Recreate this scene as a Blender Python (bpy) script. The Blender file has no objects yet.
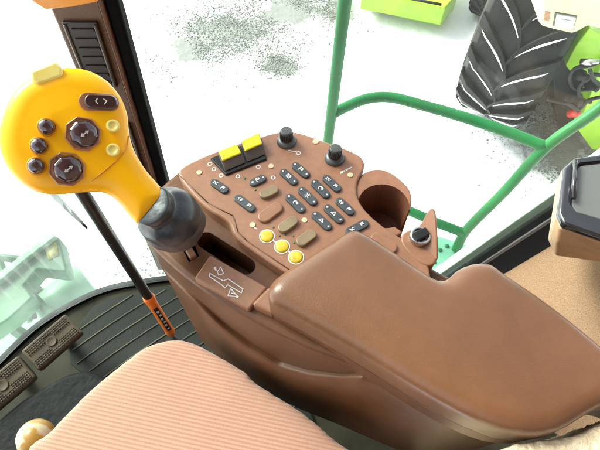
import bpy, bmesh, math, random
from mathutils import Vector, Matrix, noise
random.seed(11)
R = math.radians
SC = bpy.context.scene
COL = SC.collection

# ------------------------------------------------------------------ camera
F = 520.0                       # focal length in photo pixels (600 wide)
PITCH = R(60)
CAM = Vector((0, 0, 1.20))
DV = Vector((0, math.cos(PITCH), -math.sin(PITCH)))
UV = Vector((0, math.sin(PITCH), math.cos(PITCH)))
RV = Vector((1, 0, 0))
cd = bpy.data.cameras.new('camera'); cam = bpy.data.objects.new('camera', cd); COL.objects.link(cam)
cam.location = CAM; cam.rotation_euler = (R(90) - PITCH, 0, 0)
cd.sensor_width = 36; cd.lens = 36 * F / 600; cd.clip_start = 0.02; cd.clip_end = 2000
SC.camera = cam

def ray(px, py): return DV + RV * ((px - 300) / F) + UV * ((225 - py) / F)
def U(px, py, z):                     # measured point on the level plane at height z
    r = ray(px, py); return CAM + r * ((z - CAM.z) / r.z)
def T(px, py, t): return CAM + ray(px, py) * t
class Plane:
    def __init__(s, a, b, c):
        s.o = a.copy(); s.n = (b - a).cross(c - a).normalized()
        if s.n.dot(CAM - a) < 0: s.n = -s.n
    def at(s, px, py, h=0.0):
        r = ray(px, py); o = s.o + s.n * h
        return CAM + r * ((o - CAM).dot(s.n) / r.dot(s.n))

# ------------------------------------------------------------------ materials
def newmat(name):
    m = bpy.data.materials.new(name); m.use_nodes = True
    nt = m.node_tree; nt.nodes.clear()
    out = nt.nodes.new('ShaderNodeOutputMaterial'); b = nt.nodes.new('ShaderNodeBsdfPrincipled')
    nt.links.new(b.outputs[0], out.inputs[0])
    return m, nt, b
def mat(name, c, c2=None, rough=0.5, scale=8, bump=0.0, bscale=200, spec=0.5, metal=0.0, coat=0.0, detail=5, blo=0.35, bhi=0.65, bdist=0.001, sheen=0, rvar=0.0, mott=0.0):
    m, nt, b = newmat(name)
    N, L = nt.nodes.new, nt.links.new
    tc = N('ShaderNodeTexCoord')
    b.inputs['Roughness'].default_value = rough; b.inputs['Metallic'].default_value = metal
    b.inputs['Specular IOR Level'].default_value = spec; b.inputs['Coat Weight'].default_value = coat
    b.inputs['Coat Roughness'].default_value = 0.08
    if sheen: b.inputs['Sheen Weight'].default_value = sheen
    if c2 is None: c2 = tuple(x * 0.8 for x in c)
    n = N('ShaderNodeTexNoise'); n.inputs['Scale'].default_value = scale; n.inputs['Detail'].default_value = detail
    L(tc.outputs['Object'], n.inputs['Vector'])
    cr = N('ShaderNodeValToRGB'); cr.color_ramp.elements[0].position = blo; cr.color_ramp.elements[1].position = bhi
    cr.color_ramp.elements[0].color = (*c2, 1); cr.color_ramp.elements[1].color = (*c, 1)
    L(n.outputs['Fac'], cr.inputs[0])
    if mott:
        n4 = N('ShaderNodeTexNoise'); n4.inputs['Scale'].default_value = scale * 9; n4.inputs['Detail'].default_value = 9; n4.inputs['Roughness'].default_value = .7
        L(tc.outputs['Object'], n4.inputs['Vector'])
        m4 = N('ShaderNodeMapRange'); m4.inputs['From Min'].default_value = .3; m4.inputs['From Max'].default_value = .7
        m4.inputs['To Min'].default_value = 1 - mott; m4.inputs['To Max'].default_value = 1 + mott; L(n4.outputs['Fac'], m4.inputs['Value'])
        v4 = N('ShaderNodeVectorMath'); v4.operation = 'SCALE'; L(cr.outputs[0], v4.inputs[0]); L(m4.outputs[0], v4.inputs['Scale']); L(v4.outputs[0], b.inputs['Base Color'])
    else: L(cr.outputs[0], b.inputs['Base Color'])
    if rvar:
        mr = N('ShaderNodeMapRange'); mr.inputs['To Min'].default_value = rough - rvar; mr.inputs['To Max'].default_value = rough + rvar
        n3 = N('ShaderNodeTexNoise'); n3.inputs['Scale'].default_value = scale * 2.3; n3.inputs['Detail'].default_value = 6
        L(tc.outputs['Object'], n3.inputs['Vector']); L(n3.outputs['Fac'], mr.inputs['Value']); L(mr.outputs[0], b.inputs['Roughness'])
    if bump:
        n2 = N('ShaderNodeTexNoise'); n2.inputs['Scale'].default_value = bscale; n2.inputs['Detail'].default_value = 3
        L(tc.outputs['Object'], n2.inputs['Vector'])
        bp = N('ShaderNodeBump'); bp.inputs['Strength'].default_value = bump; bp.inputs['Distance'].default_value = bdist
        L(n2.outputs['Fac'], bp.inputs['Height']); L(bp.outputs[0], b.inputs['Normal'])
    return m

M = {}
M['brown'] = mat('brown_plastic', (.115, .047, .020), (.088, .035, .014), .38, 9, .25, 420, bdist=.0006, rvar=.08, mott=.16, spec=.35)
M['panel'] = mat('panel_plastic', (.27, .126, .067), (.225, .101, .052), .42, 10, .2, 500, bdist=.0005, rvar=.08, mott=.14)
M['vinyl'] = mat('armrest_vinyl', (.165, .073, .034), (.12, .052, .024), .30, 5, .3, 700, bdist=.0007, rvar=.05, spec=.5, mott=.08)
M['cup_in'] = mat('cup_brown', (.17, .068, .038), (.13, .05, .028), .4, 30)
M['dark_button'] = mat('slate_rubber', (.05, .058, .064), (.036, .042, .046), .45, 40, spec=.35)
M['olive_button'] = mat('olive_rubber', (.22, .16, .085), (.17, .12, .065), .4, 40)
M['lamp_yellow'] = mat('amber_button', (.66, .45, .02), (.5, .32, .015), .4, 120)
M['white'] = mat('white_print', (.68, .66, .62), (.5, .48, .45), .5, 200)
M['cream_dot'] = mat('cream_plug', (.72, .5, .3), (.6, .4, .24), .4, 100)
M['led'] = mat('green_led', (.05, .16, .05), None, .3)
M['black'] = mat('black_plastic', (.012, .012, .013), (.008, .008, .008), .4, 20, .2, 300, rvar=.08, spec=.3)
M['knob'] = mat('knob_rubber', (.07, .075, .07), (.045, .048, .045), .3, 30, .2, 400)
M['rocker_dark'] = mat('rocker_grey', (.11, .095, .085), (.085, .072, .064), .3, 30)
M['rocker_yellow'] = mat('rocker_yellow', (.86, .74, .015), (.8, .66, .012), .35, 80, coat=.2)
M['orange'] = mat('grip_yellow', (.93, .46, .0), (.90, .43, .0), .34, 4, .05, 300, spec=.35, coat=.08)
M['seam_orange'] = mat('grip_seam', (.7, .26, .004), None, .4)
M['cap_yellow'] = mat('pale_yellow_plastic', (.85, .7, .2), (.8, .62, .15), .35, 60, coat=.3)
M['maroon'] = mat('gloss_maroon', (.05, .02, .022), (.03, .012, .014), .12, 60, spec=.8, coat=.8)
M['bezel'] = mat('bezel_tan', (.42, .2, .1), (.3, .13, .06), .25, 60, coat=.4)
M['rubber'] = mat('boot_rubber', (.032, .037, .042), (.022, .026, .03), .34, 18, .4, 90, bdist=.002, rvar=.1)
M['skirt'] = mat('boot_skirt', (.10, .08, .068), (.055, .045, .04), .55, 25, .6, 80, bdist=.002)
M['steel'] = mat('steel', (.6, .6, .58), (.45, .45, .44), .25, 60, metal=1)
M['mat'] = mat('floor_mat_rubber', (.022, .024, .019), (.012, .013, .011), .6, 7, .4, 260, rvar=.1, spec=.2, bdist=.0015)
M['rib'] = mat('mat_rib', (.11, .10, .07), (.06, .056, .042), .6, 30, spec=.2)
M['floor'] = mat('floor_olive', (.05, .045, .027), (.025, .023, .014), .7, 12, .3, 120, spec=.2)
M['pedal'] = mat('pedal_rubber', (.085, .06, .038), (.05, .036, .023), .6, 25, .3, 200, spec=.25)
M['pillar'] = mat('pillar_brown', (.135, .075, .048), (.105, .058, .037), .5, 12, .2, 300)
M['seal'] = mat('black_rubber_seal', (.004, .004, .004), (.002, .002, .002), .7, 30, .2, 200, spec=.06)
M['seal_grey'] = mat('grey_seal_lip', (.06, .058, .055), (.04, .038, .036), .5, 40)
M['green'] = mat('rail_green_paint', (.0005, .14, .03), (.0005, .095, .02), .45, 7, .2, 60, spec=.25, detail=9)
M['green_chip'] = mat('step_green', (.16, .46, .3), (.12, .36, .22), .5, 14, .2, 80)
M['pale_band'] = mat('pale_green_band', (.42, .62, .48), (.36, .56, .42), .5, 14, .2, 80)
M['header'] = mat('header_green', (.10, .27, .13), (.02, .11, .045), .5, 3.5, .2, 30, detail=8)
M['header_light'] = mat('header_pale', (.30, .47, .33), (.14, .3, .18), .5, 4, .2, 30, detail=8)
M['yellow_decal'] = mat('yellow_decal', (.75, .6, .08), (.45, .45, .15), .5, 60)
M['lime'] = mat('lime_paint', (.33, .62, .012), (.25, .50, .01), .35, 6, coat=.3)
M['lime_pale'] = mat('pale_lime_paint', (.66, .74, .36), (.6, .68, .3), .4, 4, coat=.2)
M['tyre'] = mat('tyre_rubber', (.016, .017, .016), (.008, .0085, .008), .45, 5, .4, 60, bdist=.004, rvar=.12, spec=.16)
M['tyre_dust'] = mat('tyre_sidewall', (.14, .125, .105), (.05, .048, .045), .75, 9)
M['chassis'] = mat('chassis_black', (.014, .014, .014), (.007, .007, .007), .5, 8, .3, 50, spec=.3)
M['red'] = mat('red_plastic', (.6, .02, .015), None, .4)
M['lens'] = mat('headlight_lens', (.55, .56, .52), (.42, .44, .42), .12, 40, spec=.8, metal=.4, coat=.6)
M['gravel'] = mat('gravel_stone', (.22, .24, .21), (.11, .12, .105), .8, 9)
M['beige'] = mat('beige_plastic', (.46, .29, .15), (.41, .255, .13), .45, 10, .15, 300)
M['gloss_black'] = mat('gloss_black', (.022, .022, .026), None, .15, 20, coat=.6)
M['slate_glass'] = mat('slate_insert', (.13, .135, .125), (.10, .105, .1), .3, 8, coat=.3)
M['sleeve'] = mat('orange_sleeve', (.85, .19, .015), (.7, .14, .01), .4, 40)
M['rod_grey'] = mat('rod_grey', (.2, .22, .26), None, .3, metal=.7)
M['worn_yellow'] = mat('worn_yellow', (.27, .14, .018), (.38, .31, .2), .4, 28, .3, 60, blo=.47, bhi=.53)
M['hazard'] = mat('orange_housing', (.75, .30, .02), (.68, .26, .015), .38, 20, coat=.2)
M['cord_edge'] = mat('seat_piping', (.60, .30, .2), None, .8)
M['fleece'] = mat('cream_fleece', (.72, .64, .44), (.6, .51, .33), .95, 90, .6, 260, bdist=.004)
M['grille'] = mat('grille_dark', (.03, .022, .018), (.018, .014, .012), .35, 30)
M['amber_dirt'] = mat('housing_black', (.006, .006, .006), (.01, .01, .01), .6, 30, .5, 70, bdist=.004, spec=.12)

# carpet
m, nt, b = newmat('speckled_carpet'); N, L = nt.nodes.new, nt.links.new
tc = N('ShaderNodeTexCoord'); n = N('ShaderNodeTexNoise'); n.inputs['Scale'].default_value = 420; n.inputs['Detail'].default_value = 4
n.inputs['Roughness'].default_value = .7
cr = N('ShaderNodeValToRGB'); cr.color_ramp.elements[0].position = .33; cr.color_ramp.elements[1].position = .68
cr.color_ramp.elements[0].color = (.2, .12, .065, 1); cr.color_ramp.elements[1].color = (.36, .23, .13, 1)
bp = N('ShaderNodeBump'); bp.inputs['Strength'].default_value = .9; bp.inputs['Distance'].default_value = .003
L(tc.outputs['Object'], n.inputs['Vector']); L(n.outputs['Fac'], cr.inputs[0]); L(cr.outputs[0], b.inputs['Base Color'])
L(n.outputs['Fac'], bp.inputs['Height']); L(bp.outputs[0], b.inputs['Normal']); b.inputs['Roughness'].default_value = .95
M['carpet'] = m

# corduroy: ribs run along the direction measured on the cushion
SEAT_Z = .46
rd = U(240, 412, SEAT_Z) - U(110, 384, SEAT_Z); rib_ang = math.atan2(rd.y, rd.x)
m, nt, b = newmat('pink_corduroy'); N, L = nt.nodes.new, nt.links.new
tc = N('ShaderNodeTexCoord'); mp = N('ShaderNodeMapping'); mp.inputs['Rotation'].default_value = (0, 0, -rib_ang)
L(tc.outputs['Object'], mp.inputs['Vector'])
wv = N('ShaderNodeTexWave'); wv.bands_direction = 'Y'; wv.inputs['Scale'].default_value = 61; wv.inputs['Distortion'].default_value = .35
wv.inputs['Detail'].default_value = 2; wv.inputs['Detail Scale'].default_value = 2.5
L(mp.outputs[0], wv.inputs['Vector'])
cr = N('ShaderNodeValToRGB'); cr.color_ramp.elements[0].position = .15; cr.color_ramp.elements[1].position = .85
cr.color_ramp.elements[0].color = (.50, .25, .172, 1); cr.color_ramp.elements[1].color = (.60, .325, .232, 1)
n = N('ShaderNodeTexNoise'); n.inputs['Scale'].default_value = 420; n.inputs['Detail'].default_value = 3; L(tc.outputs['Object'], n.inputs['Vector'])
mx = N('ShaderNodeMix'); mx.data_type = 'RGBA'; mx.blend_type = 'MULTIPLY'; mx.inputs['Factor'].default_value = .35
n5 = N('ShaderNodeTexNoise'); n5.inputs['Scale'].default_value = 9; n5.inputs['Detail'].default_value = 5; L(tc.outputs['Object'], n5.inputs['Vector'])
mx2 = N('ShaderNodeMix'); mx2.data_type = 'RGBA'; mx2.blend_type = 'MULTIPLY'; mx2.inputs['Factor'].default_value = .3
L(wv.outputs['Fac'], cr.inputs[0]); L(cr.outputs[0], mx.inputs[6]); L(n.outputs['Fac'], mx.inputs[7])
L(mx.outputs[2], mx2.inputs[6]); L(n5.outputs['Fac'], mx2.inputs[7]); L(mx2.outputs[2], b.inputs['Base Color'])
ad = N('ShaderNodeMath'); ad.operation = 'MULTIPLY_ADD'; ad.inputs[1].default_value = .35
L(n.outputs['Fac'], ad.inputs[0]); L(wv.outputs['Fac'], ad.inputs[2])
bp = N('ShaderNodeBump'); bp.inputs['Strength'].default_value = .4; bp.inputs['Distance'].default_value = .002
L(ad.outputs[0], bp.inputs['Height']); L(bp.outputs[0], b.inputs['Normal'])
b.inputs['Roughness'].default_value = .9; b.inputs['Sheen Weight'].default_value = .25
M['corduroy'] = m

# glass
def glass_mat(name, tint, dirt):
    m = bpy.data.materials.new(name); m.use_nodes = True; nt = m.node_tree; nt.nodes.clear(); N, L = nt.nodes.new, nt.links.new
    out = N('ShaderNodeOutputMaterial'); tr = N('ShaderNodeBsdfTransparent'); tr.inputs[0].default_value = (*tint, 1)
    gl = N('ShaderNodeBsdfGlossy'); gl.inputs['Roughness'].default_value = .02
    lw = N('ShaderNodeLayerWeight'); lw.inputs[0].default_value = .5      # Schlick reflectance, same from both sides of the pane
    pw = N('ShaderNodeMath'); pw.operation = 'POWER'; pw.inputs[1].default_value = 5; L(lw.outputs['Facing'], pw.inputs[0])
    fr = N('ShaderNodeMath'); fr.operation = 'MULTIPLY_ADD'; fr.inputs[1].default_value = .6; fr.inputs[2].default_value = .02; L(pw.outputs[0], fr.inputs[0])
    m1 = N('ShaderNodeMixShader'); L(fr.outputs[0], m1.inputs[0]); L(tr.outputs[0], m1.inputs[1]); L(gl.outputs[0], m1.inputs[2])
    df = N('ShaderNodeBsdfTranslucent'); df.inputs[0].default_value = (.8, .85, .82, 1)
    tc = N('ShaderNodeTexCoord'); n = N('ShaderNodeTexNoise'); n.inputs['Scale'].default_value = 14; n.inputs['Detail'].default_value = 9; n.inputs['Roughness'].default_value = .65
    L(tc.outputs['Object'], n.inputs['Vector'])
    mr = N('ShaderNodeMapRange'); mr.inputs['From Min'].default_value = .35; mr.inputs['From Max'].default_value = .75
    mr.inputs['To Min'].default_value = dirt * .5; mr.inputs['To Max'].default_value = dirt * 1.6
    L(n.outputs['Fac'], mr.inputs['Value'])
    m2 = N('ShaderNodeMixShader'); L(mr.outputs[0], m2.inputs[0]); L(m1.outputs[0], m2.inputs[1]); L(df.outputs[0], m2.inputs[2])
    L(m2.outputs[0], out.inputs[0]); return m
M['glass'] = glass_mat('tinted_glass', (.95, .99, .975), .008)
M['glass_dirty'] = glass_mat('dusty_glass', (.90, .985, .955), .055)

# snow
m, nt, b = newmat('packed_snow'); N, L = nt.nodes.new, nt.links.new
tc = N('ShaderNodeTexCoord'); n = N('ShaderNodeTexNoise'); n.inputs['Scale'].default_value = .9; n.inputs['Detail'].default_value = 9; n.inputs['Roughness'].default_value = .68
L(tc.outputs['Object'], n.inputs['Vector'])
cr = N('ShaderNodeValToRGB'); cr.color_ramp.elements[0].position = .30; cr.color_ramp.elements[1].position = .44
cr.color_ramp.elements[0].color = (.80, .81, .81, 1); cr.color_ramp.elements[1].color = (.9, .905, .9, 1)
L(n.outputs['Fac'], cr.inputs[0]); L(cr.outputs[0], b.inputs['Base Color'])
bp = N('ShaderNodeBump'); bp.inputs['Strength'].default_value = .5; bp.inputs['Distance'].default_value = .05
n2 = N('ShaderNodeTexNoise'); n2.inputs['Scale'].default_value = 6; n2.inputs['Detail'].default_value = 8; L(tc.outputs['Object'], n2.inputs['Vector'])
L(n2.outputs['Fac'], bp.inputs['Height']); L(bp.outputs[0], b.inputs['Normal']); b.inputs['Roughness'].default_value = .8
# bare gravelly earth showing through at fixed spots
acc = None
for (px, py, rx, ry) in ((225, 30, .75, .5), (290, 12, .6, .45), (190, 48, .42, .36), (280, 66, .34, .24), (340, 8, .4, .35), (560, 150, .6, .4), (590, 185, .4, .3)):
    c = U(px, py, -2.0); mp = N('ShaderNodeMapping'); mp.vector_type = 'TEXTURE'; mp.inputs['Location'].default_value = (c.x, c.y, -2.0); mp.inputs['Scale'].default_value = (rx, ry, 1)
    L(tc.outputs['Object'], mp.inputs['Vector']); g = N('ShaderNodeTexGradient'); g.gradient_type = 'SPHERICAL'; L(mp.outputs[0], g.inputs[0])
    if acc is None: acc = g.outputs['Fac']
    else:
        mm = N('ShaderNodeMath'); mm.operation = 'MAXIMUM'; L(acc, mm.inputs[0]); L(g.outputs['Fac'], mm.inputs[1]); acc = mm.outputs[0]
n6 = N('ShaderNodeTexNoise'); n6.inputs['Scale'].default_value = 5; n6.inputs['Detail'].default_value = 12; n6.inputs['Roughness'].default_value = .75; L(tc.outputs['Object'], n6.inputs['Vector'])
a6 = N('ShaderNodeMath'); a6.operation = 'MULTIPLY_ADD'; a6.inputs[1].default_value = .55; L(acc, a6.inputs[0]); L(n6.outputs['Fac'], a6.inputs[2])
r6 = N('ShaderNodeMapRange'); r6.inputs['From Min'].default_value = .62; r6.inputs['From Max'].default_value = .85; L(a6.outputs[0], r6.inputs['Value'])
gt = N('ShaderNodeMath'); gt.operation = 'GREATER_THAN'; gt.inputs[1].default_value = .01; L(acc, gt.inputs[0])
f6 = N('ShaderNodeMath'); f6.operation = 'MULTIPLY'; L(r6.outputs[0], f6.inputs[0]); L(gt.outputs[0], f6.inputs[1])
x6 = N('ShaderNodeMix'); x6.data_type = 'RGBA'; L(f6.outputs[0], x6.inputs['Factor']); L(cr.outputs[0], x6.inputs[6]); x6.inputs[7].default_value = (.19, .205, .185, 1)
L(x6.outputs[2], b.inputs['Base Color'])
M['snow'] = m
M['white_streak'] = mat('white_streak', (.86, .87, .87), (.78, .8, .8), .7, 20)
M['slush'] = mat('grey_slush', (.5, .5, .48), (.16, .16, .15), .5, 3.2, .6, 12, bdist=.03, detail=9, blo=.3, bhi=.7)

# ------------------------------------------------------------------ mesh helpers
def wl(o):
    v = Vector((0, 0, 0))
    while o: v += o.location; o = o.parent
    return v
def tag(o, label=None, cat=None, group=None, kind=None):
    if label: o['label'] = label
    if cat: o['category'] = cat
    if group: o['group'] = group
    if kind: o['kind'] = kind
    return o
def thing(name, loc, label, cat, group=None):
    o = bpy.data.objects.new(name, None); o.empty_display_size = .05; COL.objects.link(o); o.location = loc
    return tag(o, label, cat, group)
def obj(name, bm, m, parent=None, smooth=True, bevel=0, seg=3, base=False, angle=35):
    me = bpy.data.meshes.new(name)
    bmesh.ops.recalc_face_normals(bm, faces=bm.faces[:])
    off = Vector((0, 0, 0))
    if parent: off = wl(parent)
    elif base:
        xs = [v.co for v in bm.verts]
        off = Vector((sum(v.x for v in xs) / len(xs), sum(v.y for v in xs) / len(xs), min(v.z for v in xs)))
    for v in bm.verts: v.co -= off
    bm.to_mesh(me); bm.free()
    o = bpy.data.objects.new(name, me); COL.objects.link(o)
    if parent: o.parent = parent
    elif base: o.location = off
    me.materials.append(m)
    if smooth: me.polygons.foreach_set('use_smooth', [True] * len(me.polygons))
    if bevel:
        md = o.modifiers.new('bevel', 'BEVEL'); md.width = bevel; md.segments = seg; md.limit_method = 'ANGLE'; md.angle_limit = R(angle)
        md.harden_normals = True
    return o
def soften(o, voxel, it=6, fac=.5):
    md = o.modifiers.new('remesh', 'REMESH'); md.mode = 'VOXEL'; md.voxel_size = voxel; md.use_smooth_shade = True
    s = o.modifiers.new('smooth', 'SMOOTH'); s.iterations = it; s.factor = fac
    return o
def bake(o):
    dg = bpy.context.evaluated_depsgraph_get(); dg.update()
    me = bpy.data.meshes.new_from_object(o.evaluated_get(dg)); o.modifiers.clear(); old = o.data; o.data = me; me.name = o.name
    bpy.data.meshes.remove(old); return o
def cut(o, bm):
    me = bpy.data.meshes.new('cutter'); bmesh.ops.recalc_face_normals(bm, faces=bm.faces[:])
    off = wl(o)
    for v in bm.verts: v.co -= off
    bm.to_mesh(me); bm.free(); c = bpy.data.objects.new('cutter', me); COL.objects.link(c); c.location = off
    bpy.context.view_layer.update()
    md = o.modifiers.new('cut', 'BOOLEAN'); md.operation = 'DIFFERENCE'; md.object = c; md.solver = 'EXACT'
    bake(o); bpy.data.objects.remove(c); return o
def spline(pts, n=5, closed=True):
    out = []; k = len(pts); rng = range(k if closed else k - 1)
    for i in rng:
        if closed: p0, p1, p2, p3 = pts[i - 1], pts[i], pts[(i + 1) % k], pts[(i + 2) % k]
        else: p0, p1, p2, p3 = pts[max(i - 1, 0)], pts[i], pts[i + 1], pts[min(i + 2, k - 1)]
        for j in range(n):
            t = j / n
            out.append(.5 * ((2 * p1) + (p2 - p0) * t + (2 * p0 - 5 * p1 + 4 * p2 - p3) * t * t + (3 * p1 - p0 - 3 * p2 + p3) * t ** 3))
    if not closed: out.append(pts[-1].copy())
    return out
def chaikin(pts, it=2):
    for _ in range(it):
        q = []
        for i in range(len(pts)):
            a, c = pts[i], pts[(i + 1) % len(pts)]
            q += [a * .75 + c * .25, a * .25 + c * .75]
        pts = q
    return pts
def prism(pts, vec, bm=None, taper=1.0):
    bm = bm or bmesh.new(); c = sum(pts, Vector((0, 0, 0))) / len(pts)
    a = [bm.verts.new(p) for p in pts]; d = [bm.verts.new(c + (p - c) * taper + vec) for p in pts]
    n = len(pts); bm.faces.new(a); bm.faces.new(d[::-1])
    for i in range(n): bm.faces.new((a[i], a[(i + 1) % n], d[(i + 1) % n], d[i]))
    return bm
def zprism(pts, z0, z1, bm=None, taper=1.0):
    return prism([Vector((p.x, p.y, z0)) for p in pts], Vector((0, 0, z1 - z0)), bm, taper)
def frame_of(d):
    d = d.normalized(); a = Vector((0, 0, 1)) if abs(d.z) < .9 else Vector((1, 0, 0))
    x = d.cross(a).normalized(); return x, d.cross(x).normalized()
def tube(pts, r, seg=12, bm=None, caps=True):
    bm = bm or bmesh.new(); rings = []; n = len(pts)
    rs = r if isinstance(r, (list, tuple)) else [r] * n
    x = None
    for i, p in enumerate(pts):
        d = (pts[min(i + 1, n - 1)] - pts[max(i - 1, 0)]).normalized()
        if x is None: x, y = frame_of(d)
        else: x = (x - d * x.dot(d)).normalized(); y = d.cross(x)
        rings.append([bm.verts.new(p + (x * math.cos(2 * math.pi * k / seg) + y * math.sin(2 * math.pi * k / seg)) * rs[i]) for k in range(seg)])
    for a, c in zip(rings, rings[1:]):
        for k in range(seg): bm.faces.new((a[k], a[(k + 1) % seg], c[(k + 1) % seg], c[k]))
    if caps: bm.faces.new(rings[0][::-1]); bm.faces.new(rings[-1])
    return bm
def lathe(o, ax, prof, seg=32, bm=None):      # prof: (distance along axis, radius)
    return tube_rings(o, ax, prof, seg, bm)
def tube_rings(o, ax, prof, seg, bm=None):
    bm = bm or bmesh.new(); ax = ax.normalized(); x, y = frame_of(ax); rings = []
    for h, r in prof:
        rings.append([bm.verts.new(o + ax * h + (x * math.cos(2 * math.pi * k / seg) + y * math.sin(2 * math.pi * k / seg)) * max(r, 1e-5)) for k in range(seg)])
    for a, c in zip(rings, rings[1:]):
        for k in range(seg): bm.faces.new((a[k], a[(k + 1) % seg], c[(k + 1) % seg], c[k]))
    bm.faces.new(rings[0][::-1]); bm.faces.new(rings[-1]); return bm
def obox(c, x, y, z, hx, hy, hz, bm=None):    # oriented box by unit axes and half sizes
    bm = bm or bmesh.new()
    v = [bm.verts.new(c + x * (hx * i) + y * (hy * j) + z * (hz * k)) for i in (-1, 1) for j in (-1, 1) for k in (-1, 1)]
    for f in ((0, 1, 3, 2), (4, 6, 7, 5), (0, 4, 5, 1), (2, 3, 7, 6), (0, 2, 6, 4), (1, 5, 7, 3)): bm.faces.new([v[i] for i in f])
    return bm
def stroke(pts, w, up, h, bm=None, closed=False):   # flat raised printed line
    bm = bm or bmesh.new(); k = len(pts)
    for i in range(k if closed else k - 1):
        a, c = pts[i], pts[(i + 1) % k]; d = (c - a)
        if d.length < 1e-6: continue
        obox((a + c) / 2 + up * h / 2, d.normalized(), up.cross(d.normalized()), up, d.length / 2 + w * .35, w / 2, h / 2 * (1 + .01 * i), bm)
    return bm
def disc(c, n, r, h, seg=20, bm=None):
    x, y = frame_of(n)
    return prism([c + (x * math.cos(2 * math.pi * k / seg) + y * math.sin(2 * math.pi * k / seg)) * r for k in range(seg)], n.normalized() * h, bm)
ZU = Vector((0, 0, 1))

# ------------------------------------------------------------------ world and sun
w = bpy.data.worlds.new('World'); SC.world = w; w.use_nodes = True
nt = w.node_tree; bg = nt.nodes['Background']
sky = nt.nodes.new('ShaderNodeTexSky'); sky.sky_type = 'NISHITA'; sky.sun_disc = False
SUN_EL, SUN_ROT = R(40), R(-56)                # rotation measured from +Y, clockwise seen from above
sky.sun_elevation = SUN_EL; sky.sun_rotation = SUN_ROT; sky.dust_density = 3; sky.air_density = .8
hs = nt.nodes.new('ShaderNodeHueSaturation'); hs.inputs['Saturation'].default_value = .3   # overcast: near-grey sky
nt.links.new(sky.outputs[0], hs.inputs['Color']); nt.links.new(hs.outputs[0], bg.inputs[0]); bg.inputs[1].default_value = .10
sl = bpy.data.lights.new('sun', 'SUN'); so = bpy.data.objects.new('sun', sl); COL.objects.link(so)
sl.energy = 1.5; sl.angle = R(24); sl.color = (1, .94, .86)
sd = Vector((math.sin(SUN_ROT) * math.cos(SUN_EL), math.cos(SUN_ROT) * math.cos(SUN_EL), math.sin(SUN_EL)))
so.rotation_euler = (-sd).to_track_quat('-Z', 'Y').to_euler()
SC.view_settings.view_transform = 'Standard'; SC.view_settings.look = 'None'; SC.view_settings.exposure = 2.35; SC.view_settings.gamma = 1

# ================================================================== SETTING
GZ = -2.0
bm = bmesh.new(); bmesh.ops.create_grid(bm, x_segments=80, y_segments=80, size=400)
for v in bm.verts: v.co.z = GZ
tag(obj('ground', bm, M['snow']), kind='structure')
def blob(px, py, rx, ry, n=26, rough=.25, seed=0, z=GZ):
    c = U(px, py, z); out = []
    for k in range(n):
        a = 2 * math.pi * k / n; q = 1 + rough * 2 * noise.noise(Vector((math.cos(a) * 2 + seed, math.sin(a) * 2, seed * .7)))
        out.append(Vector((c.x + math.cos(a) * rx * q, c.y + math.sin(a) * ry * q, z)))
    return out
# gravel scattered in patches
ib = bmesh.new(); bmesh.ops.create_icosphere(ib, subdivisions=1, radius=1); ib.verts.ensure_lookup_table()
ICO = [v.co.copy() for v in ib.verts]; ICF = [[v.index for v in f.verts] for f in ib.faces]; ib.free(); gv, gf = [], []
patches = [(225, 30, .62, .55, 900), (285, 12, .62, .5, 700), (190, 45, .3, .35, 240), (200, 65, .35, .2, 150), (280, 65, .30, .24, 330), (325, 10, .3, .35, 260),
           (150, 268, .25, .35, 200), (235, 55, .3, .3, 160), (310, 50, .2, .2, 40), (570, 165, .5, .35, 420), (140, 40, .4, .3, 25), (545, 130, .45, .25, 420)]
for (px, py, rx, ry, cnt) in patches:
    c = U(px, py, GZ)
    for k in range(int(cnt * 7)):
        x, y = c.x + random.gauss(0, rx * .5), c.y + random.gauss(0, ry * .5)
        if noise.noise(Vector((x * 2.6, y * 2.6, 2.2))) + random.uniform(-.25, .25) < -.1: continue
        s = random.choice((.003, .003, .004, .004, .005, .007)) * random.uniform(.7, 1.3)
        q = Matrix.Translation((x, y, GZ + s * .25)) @ Matrix.Rotation(random.uniform(0, 6), 4, 'Z') @ Matrix.Rotation(random.uniform(-.5, .5), 4, 'X') @ Matrix.Diagonal((s * random.uniform(.8, 1.4), s, s * .55, 1))
        k0 = len(gv)
        for v in ICO: gv.append(q @ (v * random.uniform(.75, 1.25)))
        gf += [tuple(k0 + i for i in f) for f in ICF]
gme = bpy.data.meshes.new('gravel'); gme.from_pydata(gv, [], gf); gme.update(); gme.materials.append(M['gravel'])
gob = bpy.data.objects.new('gravel', gme); COL.objects.link(gob)
tag(gob, 'grey gravel showing through the snow', 'gravel', kind='stuff')

# ------------------------------------------------------------------ cab floor
edge_px = [(205, 272), (180, 281), (150, 285), (100, 296), (45, 326), (0, 368), (-60, 430)]
edge = spline([U(x, y, 0) for x, y in edge_px], 6, False)
floor_pts = edge + [U(-150, 560, 0), U(0, 760, 0), U(560, 760, 0), U(620, 380, 0), Vector((.36, .46, 0)), Vector((.3, .485, 0)), Vector((-.19, .52, 0))]
tag(obj('floor', zprism(floor_pts, -.06, 0), M['floor'], smooth=False), kind='structure')

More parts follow.
